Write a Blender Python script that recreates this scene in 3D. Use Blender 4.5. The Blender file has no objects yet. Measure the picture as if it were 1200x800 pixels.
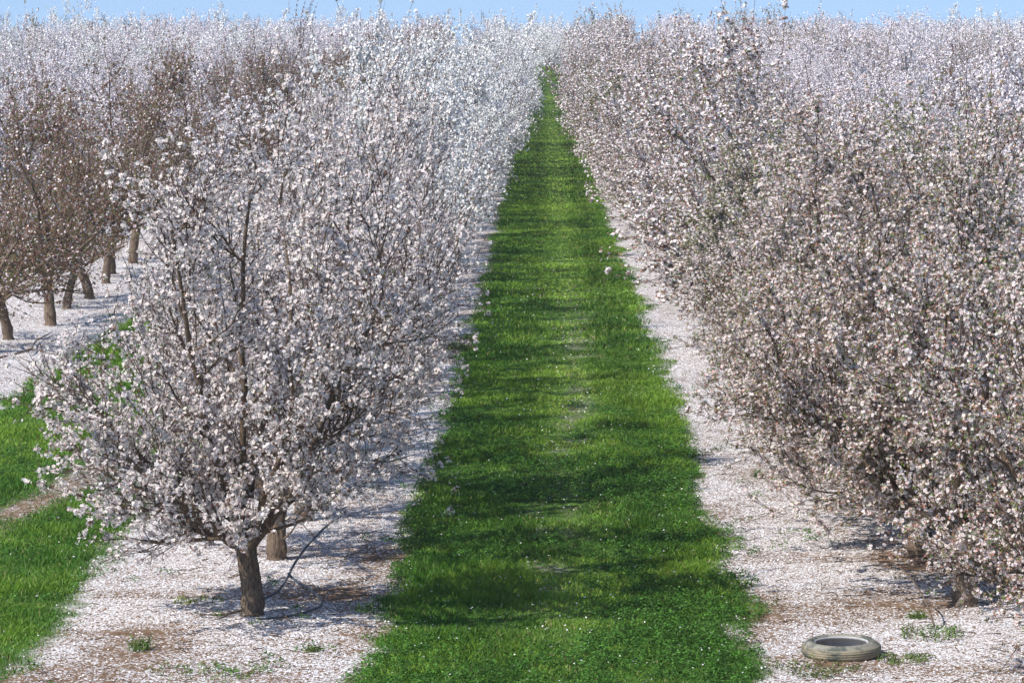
import bpy, math, random
import numpy as np
from mathutils import Vector, noise as mnoise
R = math.radians
sc = bpy.context.scene
col = sc.collection

# ------------------------------------------------------------------ camera, sky, sun, exposure
CAM_H = 4.8
F = 4000.0                     # focal length in pixels of the 1200 px wide photograph
cd = bpy.data.cameras.new("camera")
cd.sensor_width = 36.0
cd.lens = 36.0 * F / 1200.0
cd.clip_start = 0.5
cd.clip_end = 6000.0
cam = bpy.data.objects.new("camera", cd)
col.objects.link(cam)
cam.location = (0, 0, CAM_H)
cam.rotation_euler = (R(90) - math.atan(355 / F), 0, math.atan(50 / F))
sc.camera = cam

SUN_EL = R(45)
SUN_DIR = Vector((-0.83, -0.56, 0)).normalized()      # horizontal direction towards the sun
w = bpy.data.worlds.new("World"); sc.world = w; w.use_nodes = True
nt = w.node_tree; nt.nodes.clear()
out = nt.nodes.new("ShaderNodeOutputWorld"); bg = nt.nodes.new("ShaderNodeBackground")
sky = nt.nodes.new("ShaderNodeTexSky"); sky.sky_type = 'NISHITA'; sky.sun_disc = False
sky.sun_elevation = SUN_EL
sky.sun_rotation = math.atan2(SUN_DIR.x, SUN_DIR.y)
sky.air_density = 1.0; sky.dust_density = 0.2; sky.ozone_density = 1.5
tc = nt.nodes.new("ShaderNodeTexCoord"); mp = nt.nodes.new("ShaderNodeVectorMath"); mp.operation = 'ADD'
mp.inputs[1].default_value = (0, 0, 0.22)             # clear dry air: the deep blue reaches down to the skyline
nt.links.new(tc.outputs["Generated"], mp.inputs[0]); nt.links.new(mp.outputs[0], sky.inputs[0])
nt.links.new(sky.outputs[0], bg.inputs[0]); bg.inputs[1].default_value = 0.15
nt.links.new(bg.outputs[0], out.inputs[0])

sd = bpy.data.lights.new("sun", 'SUN'); sd.energy = 4.6; sd.angle = R(0.5); sd.color = (1.0, 0.94, 0.865)
sun = bpy.data.objects.new("sun", sd); col.objects.link(sun)
sv = Vector((SUN_DIR.x * math.cos(SUN_EL), SUN_DIR.y * math.cos(SUN_EL), math.sin(SUN_EL)))
sun.rotation_euler = sv.to_track_quat('Z', 'Y').to_euler()
sun.location = (-40, -30, 60)
vs = sc.view_settings
vs.view_transform = 'Standard'; vs.look = 'None'; vs.gamma = 1.0; vs.use_curve_mapping = False
vs.exposure = 0.45
sc.cycles.max_bounces = 6; sc.cycles.diffuse_bounces = 3; sc.cycles.transmission_bounces = 3
sc.cycles.transparent_max_bounces = 4; sc.cycles.glossy_bounces = 2

# ------------------------------------------------------------------ helpers
rng = np.random.default_rng(7)
random.seed(7)

def vnoise(x, y, seed=0):
    x = np.asarray(x, float); y = np.asarray(y, float)
    xi = np.floor(x).astype(np.int64); yi = np.floor(y).astype(np.int64)
    fx = x - xi; fy = y - yi
    fx = fx * fx * (3 - 2 * fx); fy = fy * fy * (3 - 2 * fy)
    def h(a, b):
        n = (a * 374761393 + b * 668265263 + seed * 1442695041) & 0x7fffffff
        n = ((n ^ (n >> 13)) * 1274126177) & 0x7fffffff
        return ((n ^ (n >> 16)) & 0xffff) / 65535.0
    return (h(xi, yi) * (1 - fx) + h(xi + 1, yi) * fx) * (1 - fy) + (h(xi, yi + 1) * (1 - fx) + h(xi + 1, yi + 1) * fx) * fy

def fbm(x, y, seed=0, o=3):
    a = 0; s = 0.5; t = 0
    for i in range(o):
        a = a + s * vnoise(x * 2 ** i, y * 2 ** i, seed + i * 17); t += s; s *= 0.5
    return a / t

def sstep(a, b, t):
    t = np.clip((t - a) / (b - a), 0, 1)
    return t * t * (3 - 2 * t)

def ground_z(x, y):
    x = np.asarray(x, float); y = np.asarray(y, float)
    z = 2.1 * sstep(120, 330, y) + 0.05 * (fbm(x * .4, y * .25, 3, 2) - .5)
    return z - 6.0 * sstep(480, 1600, y)

ROW = 6.2
def bend(y):
    """the rows swing very slightly to the left up the slope"""
    y = np.asarray(y, float)
    return -.0031 * np.clip(y - 60, 0, 400)
def grass_amount(x, y):
    """1 in the grass aisles between the tree rows, 0 on the petal covered ground under the trees"""
    x = np.asarray(x, float); y = np.asarray(y, float)
    x = x - bend(y)
    k = np.round((x - .07) / ROW)
    u = x - .07 - k * ROW
    n = (fbm(x * 1.1 + 31, y * .8, 5) - .5) * .75 + (fbm(x * 5, y * 4, 9, 2) - .5) * .42
    half = np.where(k == -1, 1.55, 1.5)
    u = np.where(k == -1, u - .42, u)
    g = sstep(-.16, .16, half - np.abs(u) + n * .62)
    # worn wheel lines
    xm = .40 - np.clip((50 - y) / 17, 0, 1.4) * .42
    lane = np.exp(-((x - xm) / .24) ** 2) * sstep(25, 33, y) * (1 - sstep(50, 68, y))
    g = g * (1 - np.clip(lane * 2.2 * (fbm(x * 4.1, y * 2.1, 12, 4) - .44), 0, .42))
    xl = -5.5 + (y - 34) * .105
    lane = np.exp(-((x - xl) / .24) ** 2) * sstep(29, 33, y) * (1 - sstep(39, 46, y))
    g = g * (1 - np.clip(lane * 1.7 * (fbm(x * 2, y * 1.3, 14, 2) + .22), 0, .95))
    # headland: weedy bare soil in front of the rows
    return g

def petal_amount(x, y):
    n = fbm(x * .9 + 7, y * .55, 21, 3)
    p = .80 + .12 * sstep(28, 40, y) - (.36 - .30 * sstep(28, 40, y)) * sstep(.50, .66, fbm(x * .45 + 3, y * 1.3, 33, 3)) - (.50 - .3 * sstep(30, 42, y)) * sstep(.46, .74, n)
    p = p * (.58 + .42 * sstep(24.6, 27.4, y + (fbm(x * .7, y * .7, 25, 2) - .5) * 3 + np.where(x > 0, 1.8, 0)))
    p = p * np.where((x < -1.2) & (x > -2.3), 1 - .55 * np.exp(-((x + 1.55) / .4) ** 2) * sstep(.42, .62, fbm(x * 1.4, y * .35, 29, 2)), 1)
    xl = -5.5 + (y - 34) * .105
    p = p * (1 - .62 * np.exp(-((x - .2) / .7) ** 2))
    p = p * (1 - .75 * np.exp(-((x - xl) / .6) ** 2) * (y < 50))
    p = p * (1 - .75 * sstep(-2.6, -4.2, x) * sstep(27.2, 25.2, y + (fbm(x, y, 27, 2) - .5) * 2))
    return p

def mesh_np(name, verts, faces, colors=None, mats=(), mat_idx=None, smooth=False):
    """faces: (n,4) or (n,3) array; colors (nv,3)"""
    me = bpy.data.meshes.new(name)
    verts = np.asarray(verts, np.float32); faces = np.asarray(faces, np.int32)
    nf, k = faces.shape
    me.vertices.add(len(verts)); me.vertices.foreach_set("co", verts.ravel())
    me.loops.add(nf * k); me.loops.foreach_set("vertex_index", faces.ravel())
    me.polygons.add(nf); me.polygons.foreach_set("loop_start", np.arange(0, nf * k, k, dtype=np.int32))
    if mat_idx is not None: me.polygons.foreach_set("material_index", np.asarray(mat_idx, np.int32))
    if smooth: me.polygons.foreach_set("use_smooth", np.ones(nf, bool))
    if colors is not None:
        a = me.color_attributes.new("tint", 'FLOAT_COLOR', 'POINT')
        c = np.ones((len(verts), 4), np.float32); c[:, :3] = colors
        a.data.foreach_set("color", c.ravel())
    for m in mats: me.materials.append(m)
    me.update(calc_edges=True)
    return me

def link(name, me, parent=None, loc=None):
    o = bpy.data.objects.new(name, me); col.objects.link(o)
    if parent is not None: o.parent = parent
    if loc is not None: o.location = loc
    return o

def tag(o, label=None, cat=None, group=None, kind=None):
    if label: o["label"] = label
    if cat: o["category"] = cat
    if group: o["group"] = group
    if kind: o["kind"] = kind
    return o

def node_mat(name):
    m = bpy.data.materials.new(name); m.use_nodes = True
    n = m.node_tree; n.nodes.clear()
    return m, n, n.nodes.new("ShaderNodeOutputMaterial")

def leafy(name, trans, rough=0.6, spec=0.2):
    m, n, o = node_mat(name)
    at = n.nodes.new("ShaderNodeAttribute"); at.attribute_name = "tint"
    p = n.nodes.new("ShaderNodeBsdfPrincipled"); p.inputs["Roughness"].default_value = rough
    p.inputs["Specular IOR Level"].default_value = spec
    t = n.nodes.new("ShaderNodeBsdfTranslucent"); mx = n.nodes.new("ShaderNodeMixShader")
    mx.inputs[0].default_value = trans
    n.links.new(at.outputs["Color"], p.inputs["Base Color"]); n.links.new(at.outputs["Color"], t.inputs[0])
    n.links.new(p.outputs[0], mx.inputs[1]); n.links.new(t.outputs[0], mx.inputs[2]); n.links.new(mx.outputs[0], o.inputs[0])
    return m

M_BLOOM = leafy("blossom", .27, .65, .15)
M_GRASS = leafy("grass_blade", .30, .5, .25)
M_PETAL = leafy("fallen_petal", .15, .7, .1)

def bark_mat(name, c1, c2, sc_=(14, 14, 5), bump=.5):
    m, n, o = node_mat(name)
    p = n.nodes.new("ShaderNodeBsdfPrincipled"); p.inputs["Roughness"].default_value = .9
    p.inputs["Specular IOR Level"].default_value = .15
    t = n.nodes.new("ShaderNodeTexCoord"); mp = n.nodes.new("ShaderNodeMapping"); mp.inputs["Scale"].default_value = sc_
    nz = n.nodes.new("ShaderNodeTexNoise"); nz.inputs["Scale"].default_value = 2.2; nz.inputs["Detail"].default_value = 6; nz.inputs["Roughness"].default_value = .7
    cr = n.nodes.new("ShaderNodeValToRGB"); cr.color_ramp.elements[0].position = .33; cr.color_ramp.elements[1].position = .68
    cr.color_ramp.elements[0].color = (*c1, 1); cr.color_ramp.elements[1].color = (*c2, 1)
    b = n.nodes.new("ShaderNodeBump"); b.inputs["Strength"].default_value = bump; b.inputs["Distance"].default_value = .03
    n.links.new(t.outputs["Object"], mp.inputs[0]); n.links.new(mp.outputs[0], nz.inputs[0])
    n.links.new(nz.outputs[0], cr.inputs[0]); n.links.new(cr.outputs[0], p.inputs["Base Color"])
    n.links.new(nz.outputs[0], b.inputs["Height"]); n.links.new(b.outputs[0], p.inputs["Normal"]); n.links.new(p.outputs[0], o.inputs[0])
    return m
M_BARK = bark_mat("bark", (.050, .036, .026), (.34, .255, .185), (34, 34, 8), bump=1.0)
M_TWIG = bark_mat("twig_bark", (.045, .030, .024), (.13, .092, .072), (6, 6, 6), .2)

# ------------------------------------------------------------------ ground
def build_ground():
    ys = [12.0]
    while ys[-1] < 420:
        ys.append(ys[-1] + max(.075, .075 * (ys[-1] / 30) ** 1.6))
    ys += [430, 450, 480, 520, 600, 700, 850, 1100, 1500, 2200, 3500]
    ys = np.array([-60, -20, 0, 8] + ys)
    xs = np.concatenate([np.array([-1500, -700, -300, -150, -90, -60]), np.arange(-50, -10, .31), np.arange(-10, 8, .075), np.arange(8, 50, .31), np.array([60, 90, 150, 300, 700, 1500])])
    X, Y = np.meshgrid(xs, ys)
    Z = ground_z(X, Y)
    V = np.stack([X.ravel(), Y.ravel(), Z.ravel()], 1)
    nx, ny = len(xs), len(ys)
    i = np.arange(nx - 1)[None, :] + nx * np.arange(ny - 1)[:, None]
    Fc = np.stack([i, i + 1, i + 1 + nx, i + nx], -1).reshape(-1, 4)
    C = np.stack([grass_amount(X, Y).ravel(), petal_amount(X, Y).ravel(), fbm(X * .8, Y * .8, 41, 3).ravel()], 1)
    m, n, o = node_mat("orchard_ground")
    N, L = n.nodes, n.links
    at = N.new("ShaderNodeAttribute"); at.attribute_name = "tint"
    sp = N.new("ShaderNodeSeparateColor"); L.new(at.outputs["Color"], sp.inputs[0])
    t = N.new("ShaderNodeTexCoord")
    def noise(s, d=4, r=.6):
        q = N.new("ShaderNodeTexNoise"); q.inputs["Scale"].default_value = s; q.inputs["Detail"].default_value = d; q.inputs["Roughness"].default_value = r
        L.new(t.outputs["Object"], q.inputs[0]); return q.outputs[0]
    def ramp(src, a, b, ca, cb):
        q = N.new("ShaderNodeValToRGB"); e = q.color_ramp.elements
        e[0].position = a; e[1].position = b; e[0].color = (*ca, 1); e[1].color = (*cb, 1); L.new(src, q.inputs[0]); return q.outputs[0]
    def math_(op, a, b=None, clamp=False):
        q = N.new("ShaderNodeMath"); q.operation = op; q.use_clamp = clamp
        for k, v in enumerate((a, b)):
            if v is None: continue
            if isinstance(v, (int, float)): q.inputs[k].default_value = v
            else: L.new(v, q.inputs[k])
        return q.outputs[0]
    def mix(f, a, b):
        q = N.new("ShaderNodeMix"); q.data_type = 'RGBA'
        L.new(f, q.inputs[0]); L.new(a, q.inputs[6]); L.new(b, q.inputs[7]); return q.outputs[2]
    soil = ramp(noise(9, 6, .7), .3, .7, (.085, .055, .035), (.26, .175, .115))
    vo = N.new("ShaderNodeTexVoronoi"); vo.inputs["Scale"].default_value = 62; vo.inputs["Randomness"].default_value = 1
    L.new(t.outputs["Object"], vo.inputs["Vector"])
    cs = N.new("ShaderNodeSeparateColor"); L.new(vo.outputs["Color"], cs.inputs[0])
    petc = ramp(cs.outputs[1], 0, 1, (.54, .53, .545), (.84, .84, .86))
    clump = math_('MULTIPLY', math_('SUBTRACT', noise(5.5, 5, .75), .5), 1.5)
    thr = math_('ADD', math_('MULTIPLY', sp.outputs[1], 1.0), clump)
    isp = math_('LESS_THAN', cs.outputs[0], thr)
    edge = math_('LESS_THAN', vo.outputs["Distance"], .62)
    isp = math_('MULTIPLY', isp, edge)
    base = mix(isp, soil, petc)
    gcol = ramp(noise(3.0, 5, .7), .3, .75, (.030, .075, .012), (.085, .17, .025))
    # fallen petals speckle the turf
    vg = N.new("ShaderNodeTexVoronoi"); vg.inputs["Scale"].default_value = 22; L.new(t.outputs["Object"], vg.inputs["Vector"])
    fin = mix(sp.outputs[0], base, gcol)
    p = N.new("ShaderNodeBsdfPrincipled"); p.inputs["Roughness"].default_value = .95; p.inputs["Specular IOR Level"].default_value = .1
    L.new(fin, p.inputs["Base Color"])
    b = N.new("ShaderNodeBump"); b.inputs["Strength"].default_value = .45; b.inputs["Distance"].default_value = .010
    L.new(math_('ADD', isp, noise(40, 4, .7)), b.inputs["Height"]); L.new(b.outputs[0], p.inputs["Normal"]); L.new(p.outputs[0], o.inputs[0])
    me = mesh_np("ground", V, Fc, C, [m], smooth=True)
    return tag(link("ground", me), kind="structure")
build_ground()

# ------------------------------------------------------------------ tree generator
def unit(v): return v / (np.linalg.norm(v) + 1e-9)

class Skel:
    def __init__(s, seed): s.r = np.random.default_rng(seed); s.zmin = .35
    def grow(s, p, d, length, r0, r1, nseg, wander, trop, env=None, zmin=.35):
        pts = [np.array(p, float)]; d = unit(np.array(d, float)); st = length / nseg
        for i in range(nseg):
            d = unit(d + s.r.normal(0, wander, 3) + np.array([0, 0, trop]))
            q = pts[-1] + d * st
            if env is not None and i > 0 and env(q) > 1.0: break
            if q[2] < s.zmin and i > 0: break
            q[2] = max(q[2], s.zmin * .6)
            pts.append(q)
        n = len(pts)
        rad = np.linspace(r0, r0 + (r1 - r0) * (n - 1) / nseg, n)
        return np.array(pts), rad

def side_dir(r, d, ang):
    a = unit(np.cross(d, r.normal(0, 1, 3)))
    return unit(d * math.cos(ang) + a * math.sin(ang))

def tube_np(pts, rad, sides, rough=0, r=None):
    n = len(pts)
    d = np.gradient(pts, axis=0); d /= np.linalg.norm(d, axis=1)[:, None] + 1e-9
    ref = np.array([0, 0, 1.0]) if abs(d[0][2]) < .8 else np.array([1.0, 0, 0])
    a = np.cross(d, ref); a /= np.linalg.norm(a, axis=1)[:, None] + 1e-9
    b = np.cross(d, a)
    th = np.arange(sides) / sides * 2 * np.pi
    rr = np.repeat(rad[:, None], sides, 1)
    if rough and r is not None: rr = rr * (1 + r.normal(0, rough, rr.shape))
    V = pts[:, None, :] + rr[:, :, None] * (np.cos(th)[None, :, None] * a[:, None, :] + np.sin(th)[None, :, None] * b[:, None, :])
    V = V.reshape(-1, 3)
    i = np.arange(n - 1)[:, None] * sides; j = np.arange(sides)[None, :]; j2 = (j + 1) % sides
    Fc = np.stack([i + j, i + j2, i + sides + j2, i + sides + j], -1).reshape(-1, 4)
    # close the thin end by pulling it together
    V[-sides:] = pts[-1] + (V[-sides:] - pts[-1]) * .25
    return V, Fc

def join_tubes(lst):
    Vs, Fs, k = [], [], 0
    for V, Fc in lst:
        Vs.append(V); Fs.append(Fc + k); k += len(V)
    return np.concatenate(Vs), np.concatenate(Fs)

def basis(nrm, r):
    t = r.normal(0, 1, nrm.shape)
    u = np.cross(nrm, t); u /= np.linalg.norm(u, axis=1)[:, None] + 1e-9
    v = np.cross(nrm, u)
    return u, v

def flowers5(P, Nn, size, colr, r):
    """five petalled blossoms: centre + 5 x (left, tip, right) vertices, five quads each"""
    n = len(P); u, v = basis(Nn, r)
    V = np.zeros((n, 16, 3)); C = np.zeros((n, 16, 3))
    V[:, 0] = P; C[:, 0] = colr * np.array([.74, .52, .47])
    cup = r.uniform(.05, .75, n)
    ph = r.uniform(0, 6.28, n)
    for k in range(5):
        for j, (da, rad, h) in enumerate(((-.52, .72, .55), (0, 1.0, .9), (.52, .72, .55))):
            a = ph + k * 1.2566 + da
            rr = size * rad * (1 - .35 * cup) * r.uniform(.88, 1.08, n)
            V[:, 1 + k * 3 + j] = P + u * (np.cos(a) * rr)[:, None] + v * (np.sin(a) * rr)[:, None] + Nn * (size * cup * h)[:, None]
            C[:, 1 + k * 3 + j] = colr
    b = (np.arange(n) * 16)[:, None]
    Fc = np.stack([np.stack([b[:, 0], b[:, 0] + 1 + 3 * k, b[:, 0] + 2 + 3 * k, b[:, 0] + 3 + 3 * k], -1) for k in range(5)], 1).reshape(-1, 4)
    return V.reshape(-1, 3), Fc, C.reshape(-1, 3)

def quads(P, Nn, a, b, colr, r):
    """small leaf like kites"""
    n = len(P); u, v = basis(Nn, r)
    a = np.broadcast_to(a, n)[:, None]; b = np.broadcast_to(b, n)[:, None]
    V = np.stack([P - u * a, P - v * b * .8 + Nn * a * .25, P + u * a, P + v * b * .8 + Nn * a * .3], 1)
    Fc = np.arange(n * 4).reshape(n, 4)
    return V.reshape(-1, 3), Fc, np.repeat(colr, 4, axis=0)

KIND = {
    #        blossoms per spur, flower tint, russet per spur, leaf per spur
    'white':  dict(fl=.92, tint=(.91, .905, .885), rus=.55, leaf=.05, rc=(.19, .095, .060), spread=.10),
    'pink':   dict(fl=.92, tint=(.87, .81, .84), rus=.60, leaf=.03, rc=(.25, .14, .12), spread=.10),
    'mixed':  dict(fl=1.0, tint=(.92, .875, .865), rus=1.35, leaf=.85, rc=(.46, .25, .19), spread=.12),
    'leafy':  dict(fl=.72, tint=(.90, .86, .84), rus=1.30, leaf=2.6, rc=(.40, .22, .16), spread=.12),
    'russet': dict(fl=.11, tint=(.82, .72, .72), rus=2.0, leaf=.60, rc=(.29, .145, .12), spread=.15),
    'grey':   dict(fl=.30, tint=(.62, .58, .64), rus=1.1, leaf=.10, rc=(.20, .16, .17), spread=.15),
}

CAM_R = cam.rotation_euler.to_matrix()
def ray(px, py): return CAM_R @ Vector(((px - 600) / F, -(py - 400) / F, -1.0))
def gp(px, py, z=0.0):
    """where the line of sight through a pixel of the photograph meets the flat near ground"""
    d = ray(px, py); t = (z - CAM_H) / d.z
    return Vector((d.x * t, d.y * t, z + float(ground_z(d.x * t, d.y * t))))
def at_depth(px, py, y):
    d = ray(px, py); t = y / d.y
    return Vector((d.x * t, y, CAM_H + d.z * t))

def build_tree(seed, kind, lod, H=4.7, Rr=1.75, lean=0.0, scaff=None, trunk_h=.62, trunk_r=.105, skirt=3, zmin=.35):
    """returns dict of meshes: trunk, limbs [..], crown"""
    S = Skel(seed); S.zmin = zmin; r = S.r; K = KIND[kind]
    def env(q):
        zc = .50 * H + .15
        rz = Rr * (1.10 - .26 * min(1, max(0, q[2] / H)))
        return math.sqrt((q[0] / rz) ** 2 + (q[1] / rz) ** 2 + (abs(q[2] - zc) / (H - zc)) ** 2.6)
    # trunk with flared foot and graft swelling
    top = np.array([lean * trunk_h, r.normal(0, .03), trunk_h])
    tt = np.linspace(0, 1, 15)
    tp = np.stack([top[0] * tt ** 1.4 + .012 * np.sin(tt * 5), top[1] * tt, -0.06 + (trunk_h + .06) * tt], 1)
    tr = trunk_r * (1.0 + .28 * np.exp(-(tt / .10) ** 2) - .10 * np.exp(-((tt - .12) / .06) ** 2) + .16 * np.exp(-((tt - .24) / .07) ** 2) - .14 * tt + .10 * sstep(.8, 1, tt))
    ss = 40 if lod == 0 else 7
    if lod == 0:
        tp = np.stack([np.interp(np.linspace(0, 1, 44), tt, tp[:, i]) for i in range(3)], 1); tr = np.interp(np.linspace(0, 1, 44), tt, tr)
    trunkV, trunkF = tube_np(tp, tr, ss, .018 if lod == 0 else .05, r)
    if lod == 0:      # furrows and ribs running up the bark, spreading into roots at the foot
        W = trunkV.reshape(44, ss, 3); th = np.arange(ss) / ss * 2 * np.pi; hh = np.linspace(0, 1, 44)[:, None]
        q = th[None] + .5 * hh
        k = .045 * np.sin(q * 5 + seed) + .035 * np.sin(q * 11 + hh * 3) + .03 * np.abs(np.sin(q * 9 + 2.2 * np.sin(hh * 9))) + .25 * np.exp(-hh / .07) * np.sin(q * 4 + 1) ** 2
        W += (W - tp[:, None, :]) * k[:, :, None]; trunkV = W.reshape(-1, 3)
    if scaff is None:
        n = int(r.integers(5, 7)); a0 = r.uniform(0, 6.28)
        scaff = [(a0 + i * 6.283 / n + r.normal(0, .22), R(r.uniform(30, 66)), 1.0) for i in range(n)]
        scaff.append((r.uniform(0, 6.28), R(r.uniform(8, 20)), 1.05))
        for i in range(skirt): scaff.append((a0 + .5 + i * 6.283 / skirt + r.normal(0, .3), R(r.uniform(70, 84)), r.uniform(.62, .78)))
    limbs, tw, spurs_src = [], [], []
    nd = (8, 7, 5) if lod == 0 else ((7, 6, 4) if lod == 1 else (6, 6, 0))
    for az, inc, ln in scaff:
        tubes = []
        d = np.array([math.cos(az) * math.sin(inc), math.sin(az) * math.sin(inc), math.cos(inc)])
        L1 = ln * (H * .70) * r.uniform(.9, 1.08)
        rb = trunk_r * r.uniform(.32, .47)
        start = top + np.array([d[0], d[1], 0]) * trunk_r * .25 - np.array([0, 0, .07])
        P, Rd = S.grow(start, d, L1, rb, .010, 12, .10, .055 if inc < R(72) else -.012, env)
        tubes.append(tube_np(P, Rd, 9 if lod == 0 else 5, .05, r)); spurs_src.append((P[3:], .9))
        n2 = nd[0]
        for t in np.linspace(.16, .96, n2) + r.normal(0, .03, n2):
            i = min(len(P) - 2, max(1, int(t * (len(P) - 1))))
            dd = unit(P[i + 1] - P[i]); sd = side_dir(r, dd, R(r.uniform(32, 68)))
            if sd[2] < -.25: sd[2] *= .3
            outv = np.array([P[i][0], P[i][1], 0]) * .25; sd = unit(sd + outv)
            L2 = r.uniform(.8, 1.55) * (1.1 - .35 * t) * H / 4.7
            P2, R2 = S.grow(P[i], sd, L2, max(.008, Rd[i] * .55), .0045, 8, .13, .075, env)
            tubes.append(tube_np(P2, R2, 5 if lod == 0 else 3))
            spurs_src.append((P2[2:], .8))
            n3 = nd[1]
            for t3 in np.linspace(.2, .98, n3):
                i3 = min(len(P2) - 2, int(t3 * (len(P2) - 1)))
                if len(P2) < 3: continue
                d3 = unit(P2[i3 + 1] - P2[i3]); s3 = side_dir(r, d3, R(r.uniform(25, 65)))
                s3[2] += .18
                P3, R3 = S.grow(P2[i3], s3, r.uniform(.35, .85), .0058, .0028, 5, .12, .06, None)
                tw.append(tube_np(P3, R3, 3)); spurs_src.append((P3, 1.0))
                for _ in range(nd[2] if len(P3) > 2 else 0):
                    i4 = int(r.integers(1, len(P3) - 1)); s4 = side_dir(r, unit(P3[i4 + 1] - P3[i4]), R(r.uniform(25, 70))); s4[2] += .15
                    P4, R4 = S.grow(P3[i4], s4, r.uniform(.14, .42), .0036, .0020, 3, .13, .05, None)
                    if lod == 0: tw.append(tube_np(P4, R4, 3))
                    spurs_src.append((P4, 1.1))
        limbs.append(join_tubes(tubes))
    # long shoots breaking the outline
    allp = np.concatenate([P for P, _ in spurs_src if len(P)])
    lvl = np.array([env(q) for q in allp]); cand = allp[(lvl > .74) & (allp[:, 2] > .55 * H)]
    for _ in range(34 if lod < 2 else 14):
        if not len(cand): break
        p = cand[r.integers(len(cand))]
        d = unit(np.array([p[0] / Rr * .5, p[1] / Rr * .5, 1.0]) + r.normal(0, .12, 3))
        P3, R3 = S.grow(p, d, r.uniform(.45, .85), .0045, .002, 6, .07, .04, None)
        tw.append(tube_np(P3, R3, 3)); spurs_src.append((P3, 1.5))
    # ---- spurs along the twigs
    step = {0: .048, 1: .070, 2: .060}[lod]
    SP, SD = [], []
    for P, dens in spurs_src:
        if len(P) < 2: continue
        seg = np.diff(P, axis=0); ln = np.linalg.norm(seg, axis=1); tot = ln.sum(); m = max(1, int(tot / step * dens))
        s = np.sort(r.uniform(0, tot, m)); cum = np.concatenate([[0], np.cumsum(ln)]); k = np.clip(np.searchsorted(cum, s) - 1, 0, len(ln) - 1)
        f = (s - cum[k]) / (ln[k] + 1e-9)
        SP.append(P[k] + seg[k] * f[:, None]); SD.append(seg[k] / (ln[k][:, None] + 1e-9))
    SP = np.concatenate(SP); SD = np.concatenate(SD); n = len(SP)
    # each branch region flowers a little more or less than the next
    patch = np.array([mnoise.noise(Vector(tuple(p * 1.6 + seed * 3.1))) for p in SP]) + .8 * np.array([mnoise.noise(Vector(tuple(p * 4.3 + seed))) for p in SP])
    gam = r.gamma(.9, 1 / .9, n)
    def pick(rate, spread):
        lam = np.clip(rate * (1 + 1.9 * patch), .02, None) * gam
        cnt = r.poisson(lam); idx = np.repeat(np.arange(n), cnt)
        off = r.normal(0, 1, (len(idx), 3)); off -= SD[idx] * (off * SD[idx]).sum(1)[:, None] * .6
        off = off / (np.linalg.norm(off, axis=1)[:, None] + 1e-9)
        pos = SP[idx] + off * r.uniform(.008, spread, len(idx))[:, None]
        nr = off * .8 + np.array([0, 0, .35]) + r.normal(0, .35, off.shape); nr /= np.linalg.norm(nr, axis=1)[:, None]
        return pos, nr, idx
    parts = []
    fs = {0: 1.0, 1: 1.0, 2: 1.0}[lod]
    mult = {0: 2.5, 1: 2.1, 2: 1.55}[lod]
    if kind in ('mixed', 'leafy') and lod: K = dict(K, fl=.72 if kind == 'mixed' else .55, rus=2.1, rc=(.43, .25, .22), tint=(.88, .80, .80))
    P, Nn, ix = pick(K['fl'] * mult, .034 if lod == 0 else .05)
    tint = np.array(K['tint'])[None] * (1 + r.normal(0, .07, (len(P), 1))) * (1 + r.normal(0, .025, (len(P), 3)))
    if lod == 0: parts.append(flowers5(P, Nn, r.uniform(.0165, .0245, len(P)) * (.84 if kind == 'mixed' else .96), tint, r))
    elif lod == 1: parts.append(quads(P, Nn, r.uniform(.020, .032, len(P)), r.uniform(.020, .034, len(P)), tint, r))
    else: parts.append(quads(P, Nn, r.uniform(.026, .042, len(P)), r.uniform(.026, .042, len(P)), tint * .97, r))
    P, Nn, ix = pick(K['rus'] * mult, .03)
    c = np.array(K['rc'])[None] * (1 + r.normal(0, .22, (len(P), 1))) * (1 + r.normal(0, .08, (len(P), 3)))
    q = {0: 1.0, 1: 1.4, 2: 1.6}[lod]
    parts.append(quads(P, Nn, r.uniform(.006, .012, len(P)) * q, r.uniform(.006, .011, len(P)) * q, c, r))
    P, Nn, ix = pick(K['leaf'] * mult, .03)
    c = np.array((.17, .27, .055))[None] * (1 + r.normal(0, .2, (len(P), 1)))
    parts.append(quads(P, Nn, r.uniform(.012, .022, len(P)) * q * .8, r.uniform(.005, .009, len(P)) * q * .8, c, r))
    twV, twF = join_tubes(tw)
    V = [twV]; Fc = [twF]; C = [np.full((len(twV), 3), .1)]; k = len(twV); MI = [np.ones(len(twF))]
    for a, b, c in parts:
        V.append(a); Fc.append(b + k); C.append(np.clip(c, .01, .9)); MI.append(np.zeros(len(b))); k += len(a)
    V = np.concatenate(V); Fc = np.concatenate(Fc); C = np.concatenate(C); MI = np.concatenate(MI)
    return dict(trunk=(trunkV, trunkF), limbs=limbs, crown=(V, Fc, C, MI))

def finish(T, lod):
    out = {}
    if lod == 0:
        out['trunk'] = mesh_np("trunk", *T['trunk'], mats=[M_BARK], smooth=True)
        out['limbs'] = [mesh_np("limb", v, f, mats=[M_BARK], smooth=True) for v, f in T['limbs']]
    else:
        v, f = join_tubes([T['trunk']] + T['limbs'])
        out['trunk'] = mesh_np("trunk", v, f, mats=[M_BARK], smooth=True); out['limbs'] = []
    V, Fc, C, MI = T['crown']
    out['crown'] = mesh_np("crown", V, Fc, C, [M_BLOOM, M_TWIG], MI)
    return out

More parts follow.
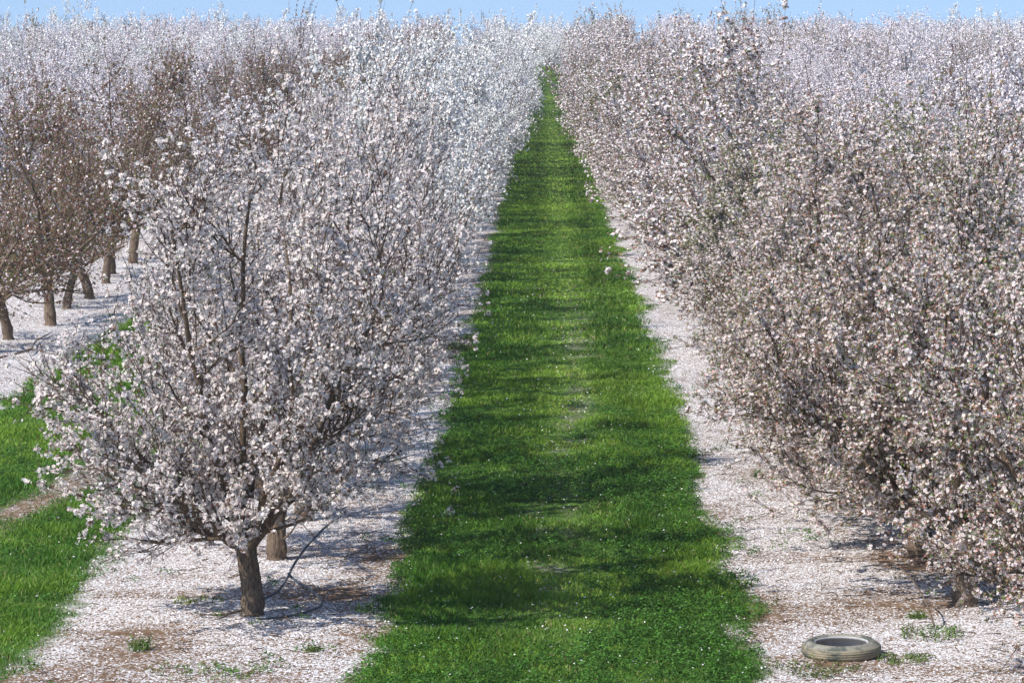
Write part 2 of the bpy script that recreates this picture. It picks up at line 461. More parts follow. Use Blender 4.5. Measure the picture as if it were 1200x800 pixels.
PROTO = {}
def proto(kind, lod, var):
    key = (kind, lod, var)
    if key not in PROTO:
        skirt = {'mixed': 4, 'leafy': 4, 'russet': 1, 'grey': 1}.get(kind, 0 if lod == 0 else (1 if kind == 'white' and lod == 1 else 3))
        sd = {'white': 100, 'pink': 200, 'mixed': 300, 'leafy': 350, 'russet': 400, 'grey': 500}[kind] + var * 7 + lod * 31
        PROTO[key] = finish(build_tree(sd, kind, lod, skirt=skirt, trunk_h=.95 if kind == 'russet' else .62, trunk_r=.10, lean=(-.35, .18, -.1)[var % 3] if kind == 'russet' else 0), lod)
    return PROTO[key]

def place_tree(pr, x, y, s, rot, label, group, sz=None):
    e = bpy.data.objects.new("almond_tree", None); col.objects.link(e)
    e.location = (x, y, float(ground_z(x, y))); e.rotation_euler = (0, 0, rot); e.scale = (s, s, sz or s); e.empty_display_size = .3
    tag(e, label, "tree", group)
    link("trunk", pr['trunk'], e)
    for m in pr['limbs']: link("limb", m, e)
    link("crown", pr['crown'], e)
    return e

ONES = "first second third fourth fifth sixth seventh eighth ninth tenth eleventh twelfth thirteenth fourteenth fifteenth sixteenth seventeenth eighteenth nineteenth".split()
TENS = {2: ("twentieth", "twenty"), 3: ("thirtieth", "thirty"), 4: ("fortieth", "forty"), 5: ("fiftieth", "fifty"), 6: ("sixtieth", "sixty"), 7: ("seventieth", "seventy"), 8: ("eightieth", "eighty"), 9: ("ninetieth", "ninety")}
def ordinal(n):
    if n < 20: return ONES[n - 1]
    t, o = divmod(n, 10)
    return TENS[t][0] if o == 0 else TENS[t][1] + "-" + ONES[o - 1]

LOOK = {'white': "white blossoming almond tree", 'pink': "pale pink blossoming almond tree", 'mixed': "white and russet almond tree",
        'leafy': "white almond tree flecked with green leaf",
        'russet': "brownish almond tree nearly past bloom", 'grey': "greyish almond tree"}
# rows: index k counts away from the aisle; x of the row line, kind, height factor
ROWS = []
lk = ['white', 'russet', 'pink', 'white', 'pink', 'russet', 'pink', 'white', 'russet']
rk = ['mixed', 'pink', 'mixed', 'pink', 'pink', 'white', 'pink', 'pink']
for k, kd in enumerate(lk): ROWS.append(('left', k + 1, -2.5 - ROW * k, kd))
for k, kd in enumerate(rk): ROWS.append(('right', k + 1, 3.62 + ROW * k, kd))
SP = 3.05
FIXED = {('left', 1): [gp(295, 723), gp(325, 656), gp(357, 608), gp(374, 572)],
         ('right', 1): [Vector((4.36, 24.8, 0)), gp(1130, 708), gp(1078, 650), gp(1040, 604)],
         ('left', 2): [gp(-28, 415), gp(10, 398), gp(60, 381), gp(78, 362), gp(105, 350), gp(124, 332), gp(131, 321), gp(156, 309)]}
trees = []
for side, k, X, kd in ROWS:
    r = random.Random(k * 10 + (side == 'right'))
    fx = FIXED.get((side, k), [])
    if fx: ys = [p.y for p in fx]
    else: ys = [max(27, (abs(X) - 3) / (.1375 if side == 'right' else .1625)) + r.uniform(0, 2)]
    while ys[-1] < 372: ys.append(ys[-1] + SP * r.uniform(.93, 1.07))
    for i, y in enumerate(ys):
        x = fx[i].x if i < len(fx) else X + r.gauss(0, .09)
        if side == 'right' and k == 1: x -= .65 * float(sstep(50, 115, y)) - .45 * float(sstep(150, 215, y))
        if side == 'left' and k == 1: x -= .30 * float(sstep(34, 42, y)) * (1 - float(sstep(70, 110, y)))
        x += float(bend(y)) if i >= len(fx) else 0
        if y > 290: x += 3.1 * float(sstep(290, 300, y))
        kk = kd
        if r.random() < (.05 if y < 120 else .20) and i > 6: kk = r.choice(['white', 'pink', 'mixed', 'russet'])
        # a patch of different variety far up the slope
        if side == 'left' and k == 1 and 74 < y < 90 and False: kk = 'russet'
        if kk == 'mixed' and r.random() < .28: kk = 'leafy'
        px = 650 + x / y * F; m = 2.2 / y * F
        if px < -m or px > 1200 + m: continue
        trees.append(dict(side=side, k=k, i=i, x=x, y=y, kind=kk, r=r.random(), s=r.gauss(1, .07), rot=r.uniform(0, 6.28)))
trees.sort(key=lambda t: t['y'])
N_IND = 298
HS = {'white': 1.03, 'russet': .90, 'leafy': 1.0, 'mixed': 1.0, 'pink': .99, 'grey': 1.0}
cnt = {}
far = []
for n, t in enumerate(trees):
    key = (t['side'], t['k']); cnt[key] = cnt.get(key, 0) + 1
    if n >= N_IND: far.append(t); continue
    lod = 0 if t['y'] < 50 else (1 if t['y'] < 150 else 2)
    nv = {0: 3, 1: 3, 2: 4}[lod]
    o = ordinal(cnt[key])
    rowtxt = f"{ordinal(t['k'])} row {t['side']} of aisle"
    label = f"{LOOK[t['kind']]}, {o} from the front, {rowtxt}"
    group = f"almond trees in {rowtxt}"
    s = t['s'] * HS[t['kind']]; sz = s * (1 + .10 * (t['r'] - .5))
    yy = t['y']
    if key == ('left', 1):
        s *= .81 + .17 * float(sstep(60, 150, yy)) - .08 * float(sstep(170, 230, yy)); sz = t['s'] * (.92 + .07 * float(sstep(30, 50, yy)) - .07 * float(sstep(56, 110, yy)))
    elif key == ('right', 1):
        s *= 1.06 + .22 * float(sstep(42, 120, yy)) - .10 * float(sstep(180, 230, yy)); sz = t['s'] * (.87 + .13 * float(sstep(40, 110, yy)))
    elif key == ('left', 2):
        sz = t['s'] * (.86 + .10 * float(sstep(70, 140, yy)))
    kind = t['kind']
    if key == ('left', 1) and cnt[key] == 1:
        pr = finish(build_tree(77, 'white', 0, H=4.3, Rr=1.60, lean=-.06,
             scaff=[(R(178), R(52), .86), (R(165), R(66), .80), (R(70), R(30), 1.0), (R(20), R(38), .95), (R(300), R(38), .95), (R(240), R(30), 1.0), (R(335), R(44), .90), (R(100), R(12), 1.05), (R(215), R(60), .75)], trunk_h=.60, trunk_r=.090, skirt=0), 0)
        place_tree(pr, t['x'], t['y'], 1.0, 0, "foremost white blossoming almond tree with bare brown trunk beside a loop of hose", group)
        continue
    if key == ('left', 1) and 123 < t['y'] < 126.1:
        s, sz = 1.0, 1.30; label = "tallest white almond tree, its crown standing above the skyline left of the aisle"
    if key == ('left', 2) and 103 < t['y'] < 106.1:
        kind = 'grey'; s, sz = .95, 1.42; label = "tall greyish sparse almond tree rising above the others against the sky"
    if key == ('right', 1) and cnt[key] == 1:
        pr = finish(build_tree(811, 'mixed', 0, H=4.05, Rr=1.75, zmin=.10,
             scaff=[(R(a), R(i), l) for a, i, l in ((185, 84, .5), (225, 84, .58), (130, 76, .6), (160, 48, .9), (215, 42, .9), (90, 50, .9), (30, 50, .9), (330, 50, .9), (270, 56, .85), (100, 15, 1.0))]), 0)
        place_tree(pr, t['x'], t['y'], 1.0, 0, "foremost tree right of the aisle, cut by the frame, branches hanging low", group); continue
    if key == ('right', 1) and cnt[key] == 2:
        pr = finish(build_tree(823, 'mixed', 0, H=4.1, Rr=1.85, zmin=.45,
             scaff=[(R(a), R(i), l) for a, i, l in ((170, 66, .76), (200, 60, .84), (130, 52, .9), (185, 40, 1), (90, 40, 1), (30, 46, 1), (340, 50, .95), (290, 36, 1), (240, 42, .95), (10, 12, 1.05))]), 0)
        place_tree(pr, t['x'], t['y'], 1.0, 0, "white and russet almond tree whose short trunk stands behind the old tyre", group); continue
    pr = proto(kind, lod, int(t['r'] * nv) % nv)
    if key == ('right', 1) and cnt[key] == 1: label = "foremost tree right of the aisle, cut by the frame, branches hanging low"
    if key == ('right', 1) and cnt[key] == 2: label = "white and russet almond tree whose short trunk stands behind the old tyre"
    place_tree(pr, t['x'], t['y'], s, t['rot'], label, group, sz)

# the rest of the orchard, far up the slope: hundreds of crowns that read as one mass
def far_orchard():
    base = {}
    for kd in ('white', 'pink', 'mixed', 'russet', 'leafy'):
        for v in range(3):
            T = build_tree(900 + v * 13 + hash_kind(kd), kd, 2)
            V, Fc, C, MI = T['crown']
            r = np.random.default_rng(v)
            keep = r.random(len(Fc)) < np.where(MI == 0, .36, .10)
            Fk = Fc[keep]; MIk = MI[keep]
            used = np.unique(Fk); mp_ = np.zeros(len(V), int); mp_[used] = np.arange(len(used))
            Vu, Cu = V[used].copy(), C[used]
            Fk = mp_[Fk]
            # enlarge each remaining blossom cluster
            bl = Fk[MIk == 0]; cen = Vu[bl].mean(1, keepdims=True); Vu[bl] = cen + (Vu[bl] - cen) * 1.75
            tv, tf = join_tubes([T['trunk']] + T['limbs'][:3])
            Fk = np.concatenate([Fk, tf + len(Vu)]); Vu = np.concatenate([Vu, tv]); Cu = np.concatenate([Cu, np.full((len(tv), 3), .1)])
            MIk = np.concatenate([MIk, np.ones(len(tf))])
            base[kd, v] = (Vu, Fk, Cu, MIk)
    Vs, Fs, Cs, Ms, k = [], [], [], [], 0
    for t in far:
        V, Fc, C, MI = base[t['kind'], int(t['r'] * 3) % 3]
        s = t['s'] * HS[t['kind']] * (1.0 + .25 * max(0, t['r'] - .8)); a = t['rot']; c_, s_ = math.cos(a), math.sin(a)
        W = np.stack([(V[:, 0] * c_ - V[:, 1] * s_) * s + t['x'], (V[:, 0] * s_ + V[:, 1] * c_) * s + t['y'], V[:, 2] * s * (1 + .35 * (t['r'] - .5)) + float(ground_z(t['x'], t['y']))], 1)
        Vs.append(W.astype(np.float32)); Fs.append((Fc + k).astype(np.int32)); Cs.append(C.astype(np.float32)); Ms.append(MI); k += len(V)
    me = mesh_np("distant_orchard", np.concatenate(Vs), np.concatenate(Fs), np.concatenate(Cs), [M_BLOOM, M_TWIG], np.concatenate(Ms))
    tag(link("distant_orchard", me), "mass of far almond trees in bloom closing the view up to the blue sky", "orchard", kind="stuff")
def hash_kind(k): return {'white': 0, 'pink': 101, 'mixed': 202, 'russet': 303, 'leafy': 404}[k]
far_orchard()
print("TREES", len(trees), "far", len(far), "last individual at", trees[min(N_IND, len(trees)) - 1]['y'])

# ------------------------------------------------------------------ grass
def blades(x, y, h, wd, colr, r, spread=.6):
    n = len(x); z = ground_z(x, y) - .005
    a = r.uniform(0, 6.283, n); dx, dy = np.cos(a), np.sin(a)
    la = r.uniform(0, 6.283, n); lr = np.abs(r.normal(0, spread, n)) * h + .01
    lx, ly = np.cos(la) * lr, np.sin(la) * lr
    V = np.zeros((n, 6, 3))
    for i, (t, wf) in enumerate(((0, 1.0), (.55, .85), (1.0, .12))):
        cx = x + lx * t ** 1.8; cy = y + ly * t ** 1.8; cz = z + h * (t - .18 * t * t)
        V[:, 2 * i] = np.stack([cx - dx * wd * wf, cy - dy * wd * wf, cz], 1)
        V[:, 2 * i + 1] = np.stack([cx + dx * wd * wf, cy + dy * wd * wf, cz], 1)
    b = (np.arange(n) * 6)[:, None]
    Fc = np.concatenate([b + np.array([[0, 1, 3, 2]]), b + np.array([[2, 3, 5, 4]])], 1).reshape(-1, 4)
    return V.reshape(-1, 3), Fc, np.repeat(colr, 6, axis=0)

def grass():
    r = np.random.default_rng(11)
    Vs, Fs, Cs, k = [], [], [], 0
    def strip(x0, x1, y0, y1, dens, h0, h1, wd):
        nonlocal k
        n = int((x1 - x0) * (y1 - y0) * dens)
        x = r.uniform(x0, x1, n); y = r.uniform(y0, y1, n)
        g = grass_amount(x, y); keep = r.random(n) < g ** 1.2
        tuft = fbm(x * 1.7, y * 1.7, 61, 3)
        keep &= r.random(n) < (.45 + 1.1 * tuft)
        x, y, g, tuft = x[keep], y[keep], g[keep], tuft[keep]
        big = fbm(x * .5 + 3, y * .5, 63, 3)
        h = r.uniform(h0, h1, len(x)) * (.10 + 1.35 * tuft ** 1.5) * (.45 + .55 * g)
        c1 = np.array([.060, .165, .016]); c2 = np.array([.18, .32, .032]); c3 = np.array([.26, .25, .09])
        m = np.clip(.5 + (big - .5) * 3.4 + (fbm(x * 3.3, y * 3, 67, 2) - .5) * 1.3 + r.normal(0, .20, len(x)), 0, 1)[:, None]
        C = c1 * (1 - m) + c2 * m
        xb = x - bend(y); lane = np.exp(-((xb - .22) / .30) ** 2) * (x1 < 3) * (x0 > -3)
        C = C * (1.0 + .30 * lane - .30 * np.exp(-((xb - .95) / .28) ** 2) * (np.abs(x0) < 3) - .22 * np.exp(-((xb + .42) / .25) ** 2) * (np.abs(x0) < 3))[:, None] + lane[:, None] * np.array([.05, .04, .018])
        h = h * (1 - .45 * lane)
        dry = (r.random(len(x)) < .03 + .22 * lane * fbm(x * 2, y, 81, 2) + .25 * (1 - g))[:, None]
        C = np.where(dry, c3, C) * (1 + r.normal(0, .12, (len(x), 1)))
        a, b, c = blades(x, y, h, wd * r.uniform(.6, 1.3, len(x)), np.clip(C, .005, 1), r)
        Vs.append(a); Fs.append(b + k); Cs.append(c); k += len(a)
    strip(-1.9, 2.0, 22, 34, 2700, .05, .14, .0042)
    strip(-1.9, 2.0, 34, 52, 1700, .05, .14, .006)
    strip(-1.9, 2.0, 52, 100, 480, .05, .15, .010)
    strip(-1.9, 2.0, 100, 240, 130, .06, .16, .022)
    strip(-1.9, 2.0, 240, 330, 40, .07, .18, .04)
    strip(-8.0, -3.6, 23, 36, 1900, .05, .15, .0045)
    strip(-8.0, -3.6, 36, 60, 1000, .05, .14, .007)
    strip(-14.5, -9.8, 55, 120, 60, .06, .16, .018)
    strip(4.4, 8.4, 30, 70, 120, .06, .14, .015)
    me = mesh_np("grass", np.concatenate(Vs), np.concatenate(Fs), np.concatenate(Cs), [M_GRASS])
    tag(link("grass", me), "bright green grass growing in the aisles between the tree rows", "grass", kind="stuff")
grass()

def broadleaf(x, y, hh, size, r, tint=(.062, .160, .022), rad=.07, nleaf=26):
    """low clover like plants: whorls of small rounded leaves on short stems"""
    n = len(x); idx = np.repeat(np.arange(n), nleaf); m = len(idx)
    a = r.uniform(0, 6.283, m); q = np.sqrt(r.random(m)) * rad * 1.0
    px = x[idx] + np.cos(a) * q; py = y[idx] + np.sin(a) * q
    pz = ground_z(x[idx], y[idx]) + hh[idx] * (1 - .6 * (q / rad) ** 2) * r.uniform(.5, 1.1, m)
    P = np.stack([px, py, pz], 1)
    Nn = np.stack([np.cos(a) * .5, np.sin(a) * .5, np.ones(m)], 1) + r.normal(0, .3, (m, 3)); Nn /= np.linalg.norm(Nn, axis=1)[:, None]
    c = np.array(tint)[None] * (1 + r.normal(0, .2, (m, 1))) * (1 + .25 * r.normal(0, 1, n))[idx][:, None]
    return quads(P, Nn, size * r.uniform(.7, 1.2, m), size * r.uniform(.6, 1.0, m), np.clip(c, .01, 1), r)

def ground_cover():
    r = np.random.default_rng(15)
    def field(x0, x1, y0, y1, n, fn):
        x = r.uniform(x0, x1, n); y = r.uniform(y0, y1, n)
        keep = (r.random(n) < fn(x, y)) & (grass_amount(x, y) > .5)
        return x[keep], y[keep]
    x, y = field(-1.5, 1.6, 23, 44, 9000, lambda x, y: np.clip((fbm(x * .8, y * .5, 71, 3) - .46 + .13 * sstep(-.2, 1.2, x) + .07 * sstep(30, 24, y)) * 4.5, 0, 1) * .8)
    x2, y2 = field(-7, -4.0, 24, 40, 5000, lambda x, y: np.clip((fbm(x * .8, y * .5, 73, 3) - .5) * 4, 0, 1) * .5)
    x = np.concatenate([x, x2]); y = np.concatenate([y, y2])
    # ragged weeds where turf thins out into the petals
    n = 26000; x3 = r.uniform(-8, 4, n); y3 = 22.8 + 40 * r.random(n) ** 1.3
    g3 = grass_amount(x3, y3); cl = fbm(x3 * 1.3, y3 * .9, 77, 3)
    k3 = ((g3 > .04) & (g3 < .6) & (r.random(n) < .75 * sstep(.38, .6, cl))) | ((g3 <= .04) & (r.random(n) < .10 * sstep(.55, .75, cl)))
    x = np.concatenate([x, x3[k3]]); y = np.concatenate([y, y3[k3]])
    a, b, c = broadleaf(x, y, r.uniform(.04, .12, len(x)), .013, r)
    tag(link("clover", mesh_np("clover", a, b, c, [M_GRASS])), "dark green broad leaved ground cover spreading through the aisle grass", "ground cover", kind="stuff")
ground_cover()

# fallen petals lying on the soil and in the turf
def petals():
    r = np.random.default_rng(23)
    Vs, Fs, Cs, k = [], [], [], 0
    def area(x0, x1, y0, y1, dens, s):
        nonlocal k
        n = int((x1 - x0) * (y1 - y0) * dens)
        x = r.uniform(x0, x1, n); y = r.uniform(y0, y1, n)
        g = grass_amount(x, y); p = petal_amount(x, y)
        keep = r.random(n) < p * (1 - g) + .03 * g + .10 * g * np.exp(-((x - .15) / .35) ** 2) * fbm(x * 2, y, 83, 2)
        x, y, g = x[keep], y[keep], g[keep]; m = len(x)
        P = np.stack([x, y, ground_z(x, y) + .006 + r.random(m) * .010 + g * r.uniform(.02, .06, m)], 1)
        Nn = r.normal(0, .42, (m, 3)); Nn[:, 2] = 1; Nn /= np.linalg.norm(Nn, axis=1)[:, None]
        c = np.where((r.random(m) < .24)[:, None], np.array([[.30, .17, .10]]), np.array([[.84, .83, .845]])) * (1 + r.normal(0, .09, (m, 1)))
        a, b, c = quads(P, Nn, s * r.uniform(.6, 1.3, m), s * r.uniform(.5, 1.0, m), np.clip(c, .02, .92), r)
        Vs.append(a); Fs.append(b + k); Cs.append(c); k += len(a)
    area(-5.2, -1.0, 22.5, 42, 430, .0105)
    area(1.0, 4.6, 22.5, 42, 430, .0105)
    area(-1.2, 1.4, 22.5, 42, 420, .010)
    area(-3.6, 3.4, 42, 75, 240, .013)
    area(-10.5, -7, 45, 66, 200, .014)
    me = mesh_np("fallen_petals", np.concatenate(Vs), np.concatenate(Fs), np.concatenate(Cs), [M_PETAL])
    tag(link("fallen_petals", me), "white almond petals carpeting the brown soil under the trees", "petals", kind="stuff")
petals()

# ------------------------------------------------------------------ old tyre
def lathe(name, prof, seg, mat, parent=None, mod=None):
    V, Fs = [], []
    for i, (rad, z) in enumerate(prof):
        for j in range(seg):
            a = j / seg * 2 * math.pi; rr = rad + (mod(i, j, a, z) if mod else 0)
            V.append((rr * math.cos(a), rr * math.sin(a), z))
    for i in range(len(prof) - 1):
        for j in range(seg):
            k = (j + 1) % seg
            Fs.append((i * seg + j, i * seg + k, (i + 1) * seg + k, (i + 1) * seg + j))
    return link(name, mesh_np(name, V, Fs, mats=[mat], smooth=True), parent)

def rubber_mat(name, c1, c2, scale, dust, zs=1.0):
    m, n, o = node_mat(name); N, L = n.nodes, n.links
    p = N.new("ShaderNodeBsdfPrincipled"); p.inputs["Roughness"].default_value = .8; p.inputs["Specular IOR Level"].default_value = .25
    t = N.new("ShaderNodeTexCoord"); mp = N.new("ShaderNodeMapping"); mp.inputs["Scale"].default_value = (1, 1, zs)
    nz = N.new("ShaderNodeTexNoise"); nz.inputs["Scale"].default_value = scale; nz.inputs["Detail"].default_value = 7; nz.inputs["Roughness"].default_value = .68
    cr = N.new("ShaderNodeValToRGB"); e = cr.color_ramp.elements; e[0].position = dust; e[0].color = (*c1, 1); e[1].position = dust + .12; e[1].color = (*c2, 1)
    L.new(t.outputs["Object"], mp.inputs[0]); L.new(mp.outputs[0], nz.inputs[0]); L.new(nz.outputs[0], cr.inputs[0]); L.new(cr.outputs[0], p.inputs["Base Color"])
    b = N.new("ShaderNodeBump"); b.inputs["Strength"].default_value = .5; b.inputs["Distance"].default_value = .006
    L.new(nz.outputs[0], b.inputs["Height"]); L.new(b.outputs[0], p.inputs["Normal"]); L.new(p.outputs[0], o.inputs[0])
    return m

def tyre():
    c = gp(986, 765)
    e = bpy.data.objects.new("tyre", None); col.objects.link(e)
    e.location = (c.x, c.y, float(ground_z(c.x, c.y)) - .012); e.rotation_euler = (R(1.5), R(-1.0), 0)
    tag(e, "old dusty car tyre lying flat on the petals, faded tan and grey", "tyre")
    tread_m = rubber_mat("dusty_tread", (.055, .070, .058), (.27, .235, .165), 3.0, .40, 2.5)
    side_m = rubber_mat("dusty_sidewall", (.08, .09, .08), (.24, .23, .19), 6, .44)
    bead_m = rubber_mat("inner_rubber_lit_tone", (.18, .19, .20), (.40, .40, .40), 5, .38)  # dusty grey, made paler so daylight inside the tyre is in the colour
    Ro = .312; W = .122
    # tread band with four circumferential grooves and worn edge notches
    prof = []
    nz = 33
    for i in range(nz):
        t = i / (nz - 1); z = .018 + t * (W - .036)
        crown = Ro - .016 * (2 * t - 1) ** 4
        groove = .0035 if any(abs(t - g) < .028 for g in (.18, .39, .61, .82)) else 0
        prof.append((crown - groove, z))
    lathe("tread", prof, 180, tread_m, e, lambda i, j, a, z: (-.003 if (j % 5 == 0 and (i < 4 or i > 28)) else 0) + .0015 * math.sin(j * 2.3 + i))
    def sw(sign, base):
        pr = [(Ro - .016, base)]
        for t in np.linspace(.05, 1, 14):
            pr.append((Ro - .018 - t * .082, base + sign * (.026 * math.sin(math.pi * min(1, t * 1.05) * .80) + (.003 if .35 < t < .42 or .7 < t < .76 else 0))))
        return pr
    lathe("sidewall", sw(1, W - .018), 120, side_m, e)
    lathe("sidewall", sw(-1, .018), 120, side_m, e)
    # bead rings and the hollow carcass behind them
    ri = Ro - .100
    zt = W - .018 + .026 * math.sin(math.pi * .8)
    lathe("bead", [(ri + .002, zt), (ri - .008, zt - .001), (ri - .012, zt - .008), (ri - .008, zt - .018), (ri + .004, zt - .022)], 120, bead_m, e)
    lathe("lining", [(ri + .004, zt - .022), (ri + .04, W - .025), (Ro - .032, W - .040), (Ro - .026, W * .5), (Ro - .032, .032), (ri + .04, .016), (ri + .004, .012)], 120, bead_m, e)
tyre()

# ------------------------------------------------------------------ irrigation hoses
def plastic():
    m, n, o = node_mat("weathered_polythene"); N, L = n.nodes, n.links
    p = N.new("ShaderNodeBsdfPrincipled"); p.inputs["Roughness"].default_value = .5
    t = N.new("ShaderNodeTexCoord"); nz = N.new("ShaderNodeTexNoise"); nz.inputs["Scale"].default_value = 18
    cr = N.new("ShaderNodeValToRGB"); cr.color_ramp.elements[0].color = (.035, .045, .055, 1); cr.color_ramp.elements[1].color = (.12, .13, .15, 1)
    L.new(t.outputs["Object"], nz.inputs[0]); L.new(nz.outputs[0], cr.inputs[0]); L.new(cr.outputs[0], p.inputs["Base Color"]); L.new(p.outputs[0], o.inputs[0])
    return m
M_HOSE = plastic()
def spline(pts, n=10):
    P = [Vector(p) for p in pts]; P = [P[0] * 2 - P[1]] + P + [P[-1] * 2 - P[-2]]; o = []
    for i in range(1, len(P) - 2):
        for j in range(n):
            t = j / n; a, b, c, d = P[i - 1:i + 3]
            o.append(.5 * ((2 * b) + (-a + c) * t + (2 * a - 5 * b + 4 * c - d) * t * t + (-a + 3 * b - 3 * c + d) * t ** 3))
    o.append(P[-2]); return np.array([tuple(v) for v in o])
def hose(label, pts, rad=.011):
    P = spline(pts); o = link("irrigation_hose", mesh_np("irrigation_hose", *tube_np(P, np.full(len(P), rad), 8), mats=[M_HOSE], smooth=True))
    tag(o, label, "hose", "black hoses around the foremost tree")
hose("black hose looping over the petals around the foot of the foremost trunk",
     [gp(303, 728, .02), gp(318, 727, .02), gp(345, 723, .018), (gp(372, 714, .018)), gp(377, 706, .02), gp(366, 694, .025), gp(345, 680, .04), gp(337, 672, .10)])
hose("black hose rising from the foremost trunk and bending up into the branches",
     [at_depth(309, 701, 28.5), at_depth(325, 693, 28.6), at_depth(337, 676, 28.8), at_depth(344, 662, 29.0), at_depth(357, 643, 29.2), at_depth(374, 624, 29.4), at_depth(390, 610, 29.6), at_depth(399, 603, 29.6), at_depth(386, 593, 29.7), at_depth(384, 582, 29.8), at_depth(389, 568, 29.8), at_depth(388, 545, 29.8)])

# ------------------------------------------------------------------ fallen branches and loose sticks
def sticks(name, label, tubes_pts, cat="branch", group=None):
    lst = []
    for pts, r0, r1 in tubes_pts:
        P = spline(pts, 6); lst.append(tube_np(P, np.linspace(r0, r1, len(P)), 6))
    o = link(name, mesh_np(name, *join_tubes(lst), mats=[M_BARK], smooth=True)); tag(o, label, cat, group)
G = "dead branches lying on the petals"
sticks("fallen_branch", "thin forked dead branch on the petals at the foot of the foremost trunk",
       [([gp(293, 714, .05), gp(275, 720, .03), gp(258, 723, .02), gp(240, 722, .03), gp(226, 720, .02)], .014, .004), ([gp(270, 721, .03), gp(258, 727, .02), gp(246, 729, .01)], .009, .003), ([gp(256, 723, .02), gp(240, 715, .05)], .005, .002)], group=G)
sticks("fallen_branch", "short crooked dead stick lying just in front of the hose loop",
       [([gp(332, 723, .02), gp(338, 728, .03), gp(344, 733, .01)], .009, .004)], group=G)
sticks("fallen_branch", "bare grey branch leaning between the second and third trunks",
       [([at_depth(332, 632, 30.9), at_depth(342, 622, 31.0), at_depth(350, 609, 31.2)], .012, .007), ([at_depth(350, 609, 31.2), at_depth(335, 607, 31.1), at_depth(318, 609, 31)], .007, .004), ([at_depth(350, 609, 31.2), at_depth(360, 620, 31.2), at_depth(370, 629, 31.3)], .006, .003)], group=G)
sticks("fallen_branch", "long forked bare branch on the petals beyond the far grass strip",
       [([gp(-20, 425, .02), gp(5, 418, .05), gp(35, 410, .08), gp(42, 400, .05), gp(62, 388, .03)], .02, .008), ([gp(36, 409, .08), gp(60, 415, .05), gp(80, 420, .02)], .010, .005)], group=G)
sticks("fallen_branch", "thin grey stick propped in the weeds by the right trunk",
       [([at_depth(1095, 733, 27.6), at_depth(1085, 705, 27.8), at_depth(1068, 678, 28.2), at_depth(1052, 662, 28.5)], .010, .005)], group=G)

# ------------------------------------------------------------------ single weeds
def weed(px, py, label, n, rad, hh, tint=(.09, .17, .03), leaf=.012, nleaf=14, blade=60):
    r = np.random.default_rng(int(px * 7 + py))
    c = gp(px, py); a = r.uniform(0, 6.28, n); q = np.sqrt(r.random(n)) * rad
    x = c.x + np.cos(a) * q; y = c.y + np.sin(a) * q * 1.2
    V1, F1, C1 = broadleaf(x, y, np.full(n, hh) * r.uniform(.4, 1.2, n), leaf, r, tint, .05, nleaf)
    m = blade; a = r.uniform(0, 6.28, m); q = np.sqrt(r.random(m)) * rad
    V2, F2, C2 = blades(c.x + np.cos(a) * q, c.y + np.sin(a) * q, r.uniform(.5, 1.5, m) * hh, r.uniform(.002, .005, m), np.array([[.13, .20, .04]]) * (1 + r.normal(0, .2, (m, 1))), r, .5)
    V = np.concatenate([V1, V2]); Fc = np.concatenate([F1, F2 + len(V1)]); C = np.concatenate([C1, C2])
    o = link("weed" if n < 12 else "weed_patch", mesh_np("weed", V, Fc, np.clip(C, .01, 1), [M_GRASS]))
    if n < 12: tag(o, label, "weed", "weeds growing through the petals")
    else: tag(o, label, "weeds", kind="stuff")
weed(165, 763, "small leafy green weed alone on petals near the bottom edge, left of the trunk", 11, .10, .13)
weed(960, 783, "low olive weeds in front of the old tyre", 40, .34, .05, (.11, .14, .045))
weed(1092, 743, "green weeds around the leaning stick right of the tyre", 34, .26, .08)
weed(1062, 772, "low weeds just right of the old tyre in its shadow side", 26, .22, .06, (.11, .16, .04))
weed(1075, 722, "small sprig of weeds on the petals behind the tyre", 8, .07, .06)
weed(890, 560, "tiny dark weed at the edge of the right petal ground", 8, .07, .10, (.05, .12, .03))
weed(440, 718, "dark tuft of weeds at the left edge of the aisle grass", 26, .22, .09, (.06, .12, .03))
weed(500, 648, "dark weedy tuft on the aisle edge beyond the hose loop", 22, .2, .10, (.07, .13, .03))
weed(494, 574, "small dark weed poking from petals at the aisle edge", 10, .08, .09, (.05, .11, .03))
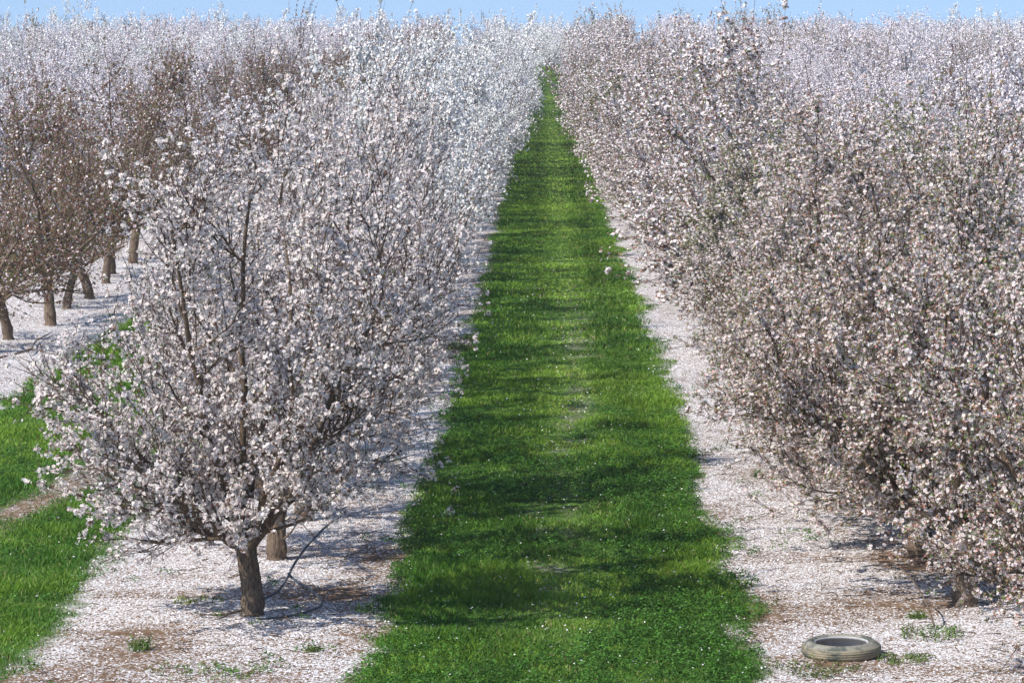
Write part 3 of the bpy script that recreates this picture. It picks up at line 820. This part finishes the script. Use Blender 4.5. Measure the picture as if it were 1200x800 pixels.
weed(525, 411, "olive weed clump among petals beside the aisle, farthest one", 60, .45, .12, (.13, .16, .05), .02)
weed(240, 790, "scatter of small weeds on brown soil at the bottom edge", 26, .42, .06)
weed(365, 764, "tiny weed on petals between trunk and aisle", 6, .06, .05, (.10, .12, .04))
weed(235, 706, "yellowish seedling patch on petals left of the foremost trunk", 14, .22, .04, (.20, .24, .06))

# ------------------------------------------------------------------ twigs and dead leaves in the petals
def litter():
    r = np.random.default_rng(51); lst = []
    n = 1500; x = r.uniform(-5, 4.5, n); y = 23 + 27 * r.random(n) ** 1.4
    ok = grass_amount(x, y) < .3
    for px, py in zip(x[ok], y[ok]):
        a = r.uniform(0, 6.28); L = r.uniform(.04, .22); z = float(ground_z(px, py)) + .012
        P = np.array([[px, py, z], [px + math.cos(a) * L * .5, py + math.sin(a) * L * .5, z + r.uniform(0, .03)], [px + math.cos(a + .3) * L, py + math.sin(a + .3) * L, z + r.uniform(0, .02)]])
        lst.append(tube_np(P, np.array([.0045, .0035, .002]), 4))
    tag(link("fallen_twigs", mesh_np("fallen_twigs", *join_tubes(lst), mats=[M_BARK])), "small dead twigs strewn through the petals", "twigs", kind="stuff")
litter()

# ------------------------------------------------------------------ thin spring haze between the rows
def haze():
    m = bpy.data.materials.new("haze"); m.use_nodes = True; n = m.node_tree; n.nodes.clear()
    o = n.nodes.new("ShaderNodeOutputMaterial"); v = n.nodes.new("ShaderNodeVolumePrincipled")
    v.inputs["Color"].default_value = (1.0, .95, .97, 1); v.inputs["Density"].default_value = .0004; v.inputs["Anisotropy"].default_value = .2
    n.links.new(v.outputs[0], o.inputs["Volume"])
    x0, x1, y0, y1, z0, z1 = -120, 120, -20, 460, -1.2, 12.0
    V = [(x, y, z) for z in (z0, z1) for y in (y0, y1) for x in (x0, x1)]
    Fc = [(0, 2, 3, 1), (4, 5, 7, 6), (0, 1, 5, 4), (2, 6, 7, 3), (0, 4, 6, 2), (1, 3, 7, 5)]
    tag(link("haze", mesh_np("haze", V, Fc, mats=[m])), kind="stuff")
    sc.cycles.volume_bounces = 0
haze()
